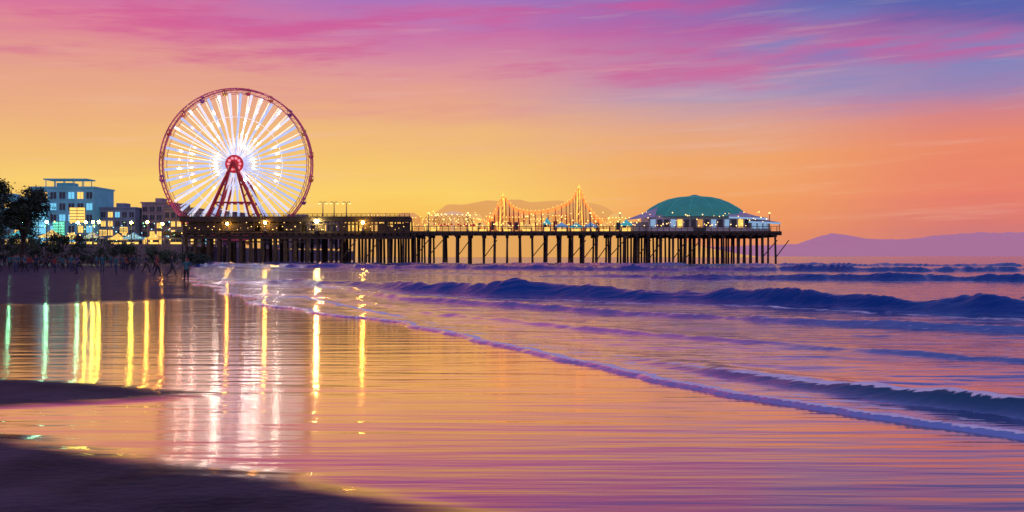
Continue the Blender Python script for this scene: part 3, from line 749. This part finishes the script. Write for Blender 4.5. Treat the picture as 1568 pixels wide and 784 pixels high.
tree(-69.5, 131, 12.6, 4.2, 1); tree(-65.5, 133, 10.2, 2.2, 2); tree(-76, 128, 11, 4, 3); tree(-67.5, 125, 8.0, 2.6, 4); tree(-72, 120, 7, 3.2, 5)
random.seed(11); m = MB()
for i in range(170):
    x = random.uniform(-88, -47)
    hmax = np.interp(x, [-88, -66, -60, -47], [5.2, 4.8, 3.6, 1.8])
    y = 152 + random.uniform(-3, 3); c = Vector((x, y, .5 + random.uniform(.2, hmax - .8)))
    rr = random.uniform(.5, 1.1); mi = random.choice([0, 0, 1])
    for j in range(95): leaf(m, c + Vector((random.gauss(0, rr * .55), random.gauss(0, rr * .5), random.gauss(0, rr * .4))), random.uniform(.12, .26), mi)
m.obj("shrubs", [leafA, leafB])

# ---------------------------------------------------------------- people
skin = principled("skin", (.25, .14, .10), .6); hair = principled("hair", (.02, .015, .012), .7)
cl = [principled("cloth_%s" % n, c, .85, var=.2, vscale=6) for n, c in (("navy", (.02, .03, .07)), ("black", (.015, .015, .02)), ("red", (.22, .03, .03)), ("teal", (.03, .14, .16)), ("cream", (.3, .26, .22)), ("denim", (.04, .06, .12)), ("orange", (.35, .12, .03)))]
def person_mesh(seed, stride, bend, female, mats):
    random.seed(seed)
    st = stride
    J = {"pel": (0, 0, .95, .135, .10), "sp": (0, .01, 1.12, .12, .09), "ch": (0, 0, 1.32, .165, .10), "nk": (0, 0, 1.48, .055, .055), "hd0": (0, -.015, 1.56, .07, .075), "hd1": (0, -.02, 1.66, .085, .1), "hd2": (0, -.01, 1.73, .055, .065)}
    for s, k in ((-1, "L"), (1, "R")):
        f = st * s
        J["hip" + k] = (s * .095, 0, .88, .095, .095); J["kn" + k] = (s * .10, -f * .16 - abs(st) * .05, .49, .06, .062)
        J["an" + k] = (s * .10, -f * .30 + (.06 if f < 0 else 0) * abs(st), .10 + (.05 if f < 0 else 0) * abs(st), .038, .042); J["to" + k] = (s * .11, -f * .30 - .16, .035, .035, .03)
        J["sh" + k] = (s * .185, 0, 1.42, .055, .055); J["el" + k] = (s * .235, f * .12 + .03, 1.14, .042, .042)
        J["wr" + k] = (s * .245, f * .20 - .06 - bend * .15, .90 + bend * .22, .028, .03); J["hn" + k] = (s * .24, f * .22 - .08 - bend * .2, .83 + bend * .24, .038, .022)
    E = [("pel", "sp"), ("sp", "ch"), ("ch", "nk"), ("nk", "hd0"), ("hd0", "hd1"), ("hd1", "hd2")]
    for k in "LR": E += [("pel", "hip" + k), ("hip" + k, "kn" + k), ("kn" + k, "an" + k), ("an" + k, "to" + k), ("ch", "sh" + k), ("sh" + k, "el" + k), ("el" + k, "wr" + k), ("wr" + k, "hn" + k)]
    names = list(J); me = bpy.data.meshes.new("tmp"); me.from_pydata([J[n][:3] for n in names], [(names.index(a), names.index(b)) for a, b in E], [])
    ob = bpy.data.objects.new("tmp", me); COL.objects.link(ob)
    md = ob.modifiers.new("s", 'SKIN'); 
    for i, n in enumerate(names):
        sv = me.skin_vertices[0].data[i]; sv.radius = J[n][3:5]; sv.use_root = (n == "pel")
    ob.modifiers.new("ss", 'SUBSURF').levels = 1
    bpy.context.view_layer.update(); dg = bpy.context.evaluated_depsgraph_get()
    ev = ob.evaluated_get(dg); m2 = bpy.data.meshes.new_from_object(ev); bpy.data.objects.remove(ob)
    m = MB(); m.v = [tuple(v.co) for v in m2.vertices]
    for p in m2.polygons:
        z = p.center.z; x = abs(p.center.x)
        if z > 1.46: mi = 0
        elif x > .2 and z < 1.2: mi = 0
        elif z > .93: mi = 2
        elif z < .09: mi = 1
        else: mi = 3
        m.f.append(tuple(p.vertices)); m.m.append(mi)
    bpy.data.meshes.remove(m2)
    for k, s in (("L", -1), ("R", 1)):
        h = Vector(J["hn" + k][:3])
        for i, ln in enumerate((.06, .072, .066, .05)):
            b = h + Vector((0, -.03 + .02 * i, -.01)); mid = b + Vector((-s * .004, -.004, -ln * .55)); m.cyl(b, mid, .0085, .008, 5, 0); m.cyl(mid, mid + Vector((-s * .012, -.004, -ln * .45)), .008, .006, 5, 0)
        b = h + Vector((0, -.03, .03)); m.cyl(b, b + Vector((-s * .01, -.035, -.035)), .01, .007, 5, 0)
    m.cyl((0, -.10, 1.655), (0, -.128, 1.63), .008, .016, 6, 0); m.box(-.025, .025, -.108, -.1, 1.598, 1.606, 2)
    for s in (-1, 1): m.sph((s * .085, -.01, 1.64), .025, 0, 6, 4, .4, .8, 1.2); m.sph((s * .032, -.1, 1.665), .011, 1, 6, 4)
    m.sph((0, .02, 1.70), .105, 1, 12, 8, .95, 1.02, .92)
    if female: m.sph((0, .07, 1.58), .085, 1, 10, 6, .95, .5, 1.6)
    me = bpy.data.meshes.new("person"); me.from_pydata(m.v, [], m.f)
    for q in mats: me.materials.append(q)
    me.polygons.foreach_set("material_index", m.m); me.polygons.foreach_set("use_smooth", [True] * len(me.polygons)); me.update()
    return me
pm = []
for i in range(8):
    random.seed(40 + i)
    pm.append(person_mesh(i, [0, .9, .3, 1.1, .15, .7, 0, .5][i], [0, .3, .8, .2, 1.0, .1, .4, .6][i], i % 2 == 1, [skin, hair, random.choice(cl), random.choice(cl[:2] + [cl[5]])]))
def ground_z(x, y):
    d = float(shore_d(np.array([[x]], float), np.array([[y]], float))[0, 0])
    return .6 * float(sstep(15, 60, np.array(d)))
def person(x, y, i, rot, sc=1.0):
    o = bpy.data.objects.new("person", pm[i % 8]); COL.objects.link(o)
    o.location = (x, y, ground_z(x, y) + .01); o.rotation_euler = (0, 0, rot); o.scale = (sc,) * 3
for x, y, i, r, s in [(-19.3, 59, 1, .4, .86), (-24.6, 72, 3, 1.8, .95), (-26.0, 73, 5, 1.5, 1.0), (-36.2, 88, 0, .3, 1.02), (-35.2, 88.5, 4, 2.6, .95), (-37.6, 86, 2, -.8, 1.0), (-33.8, 92, 3, 1.2, 1.0), (-44, 92, 6, .5, 1), (-42.7, 93, 7, 2.8, .9), (-46.5, 95, 1, 1.2, 1), (-32.0, 98, 5, -1, .97), (-49.5, 99, 4, 2, 1)]:
    person(x, y, i, r, s)
random.seed(77)
for k in range(46):
    y = random.uniform(100, 140); x = y * random.uniform(-.52, -.35)
    person(x, y, random.randrange(8), random.uniform(0, 6.28), random.uniform(.88, 1.05))
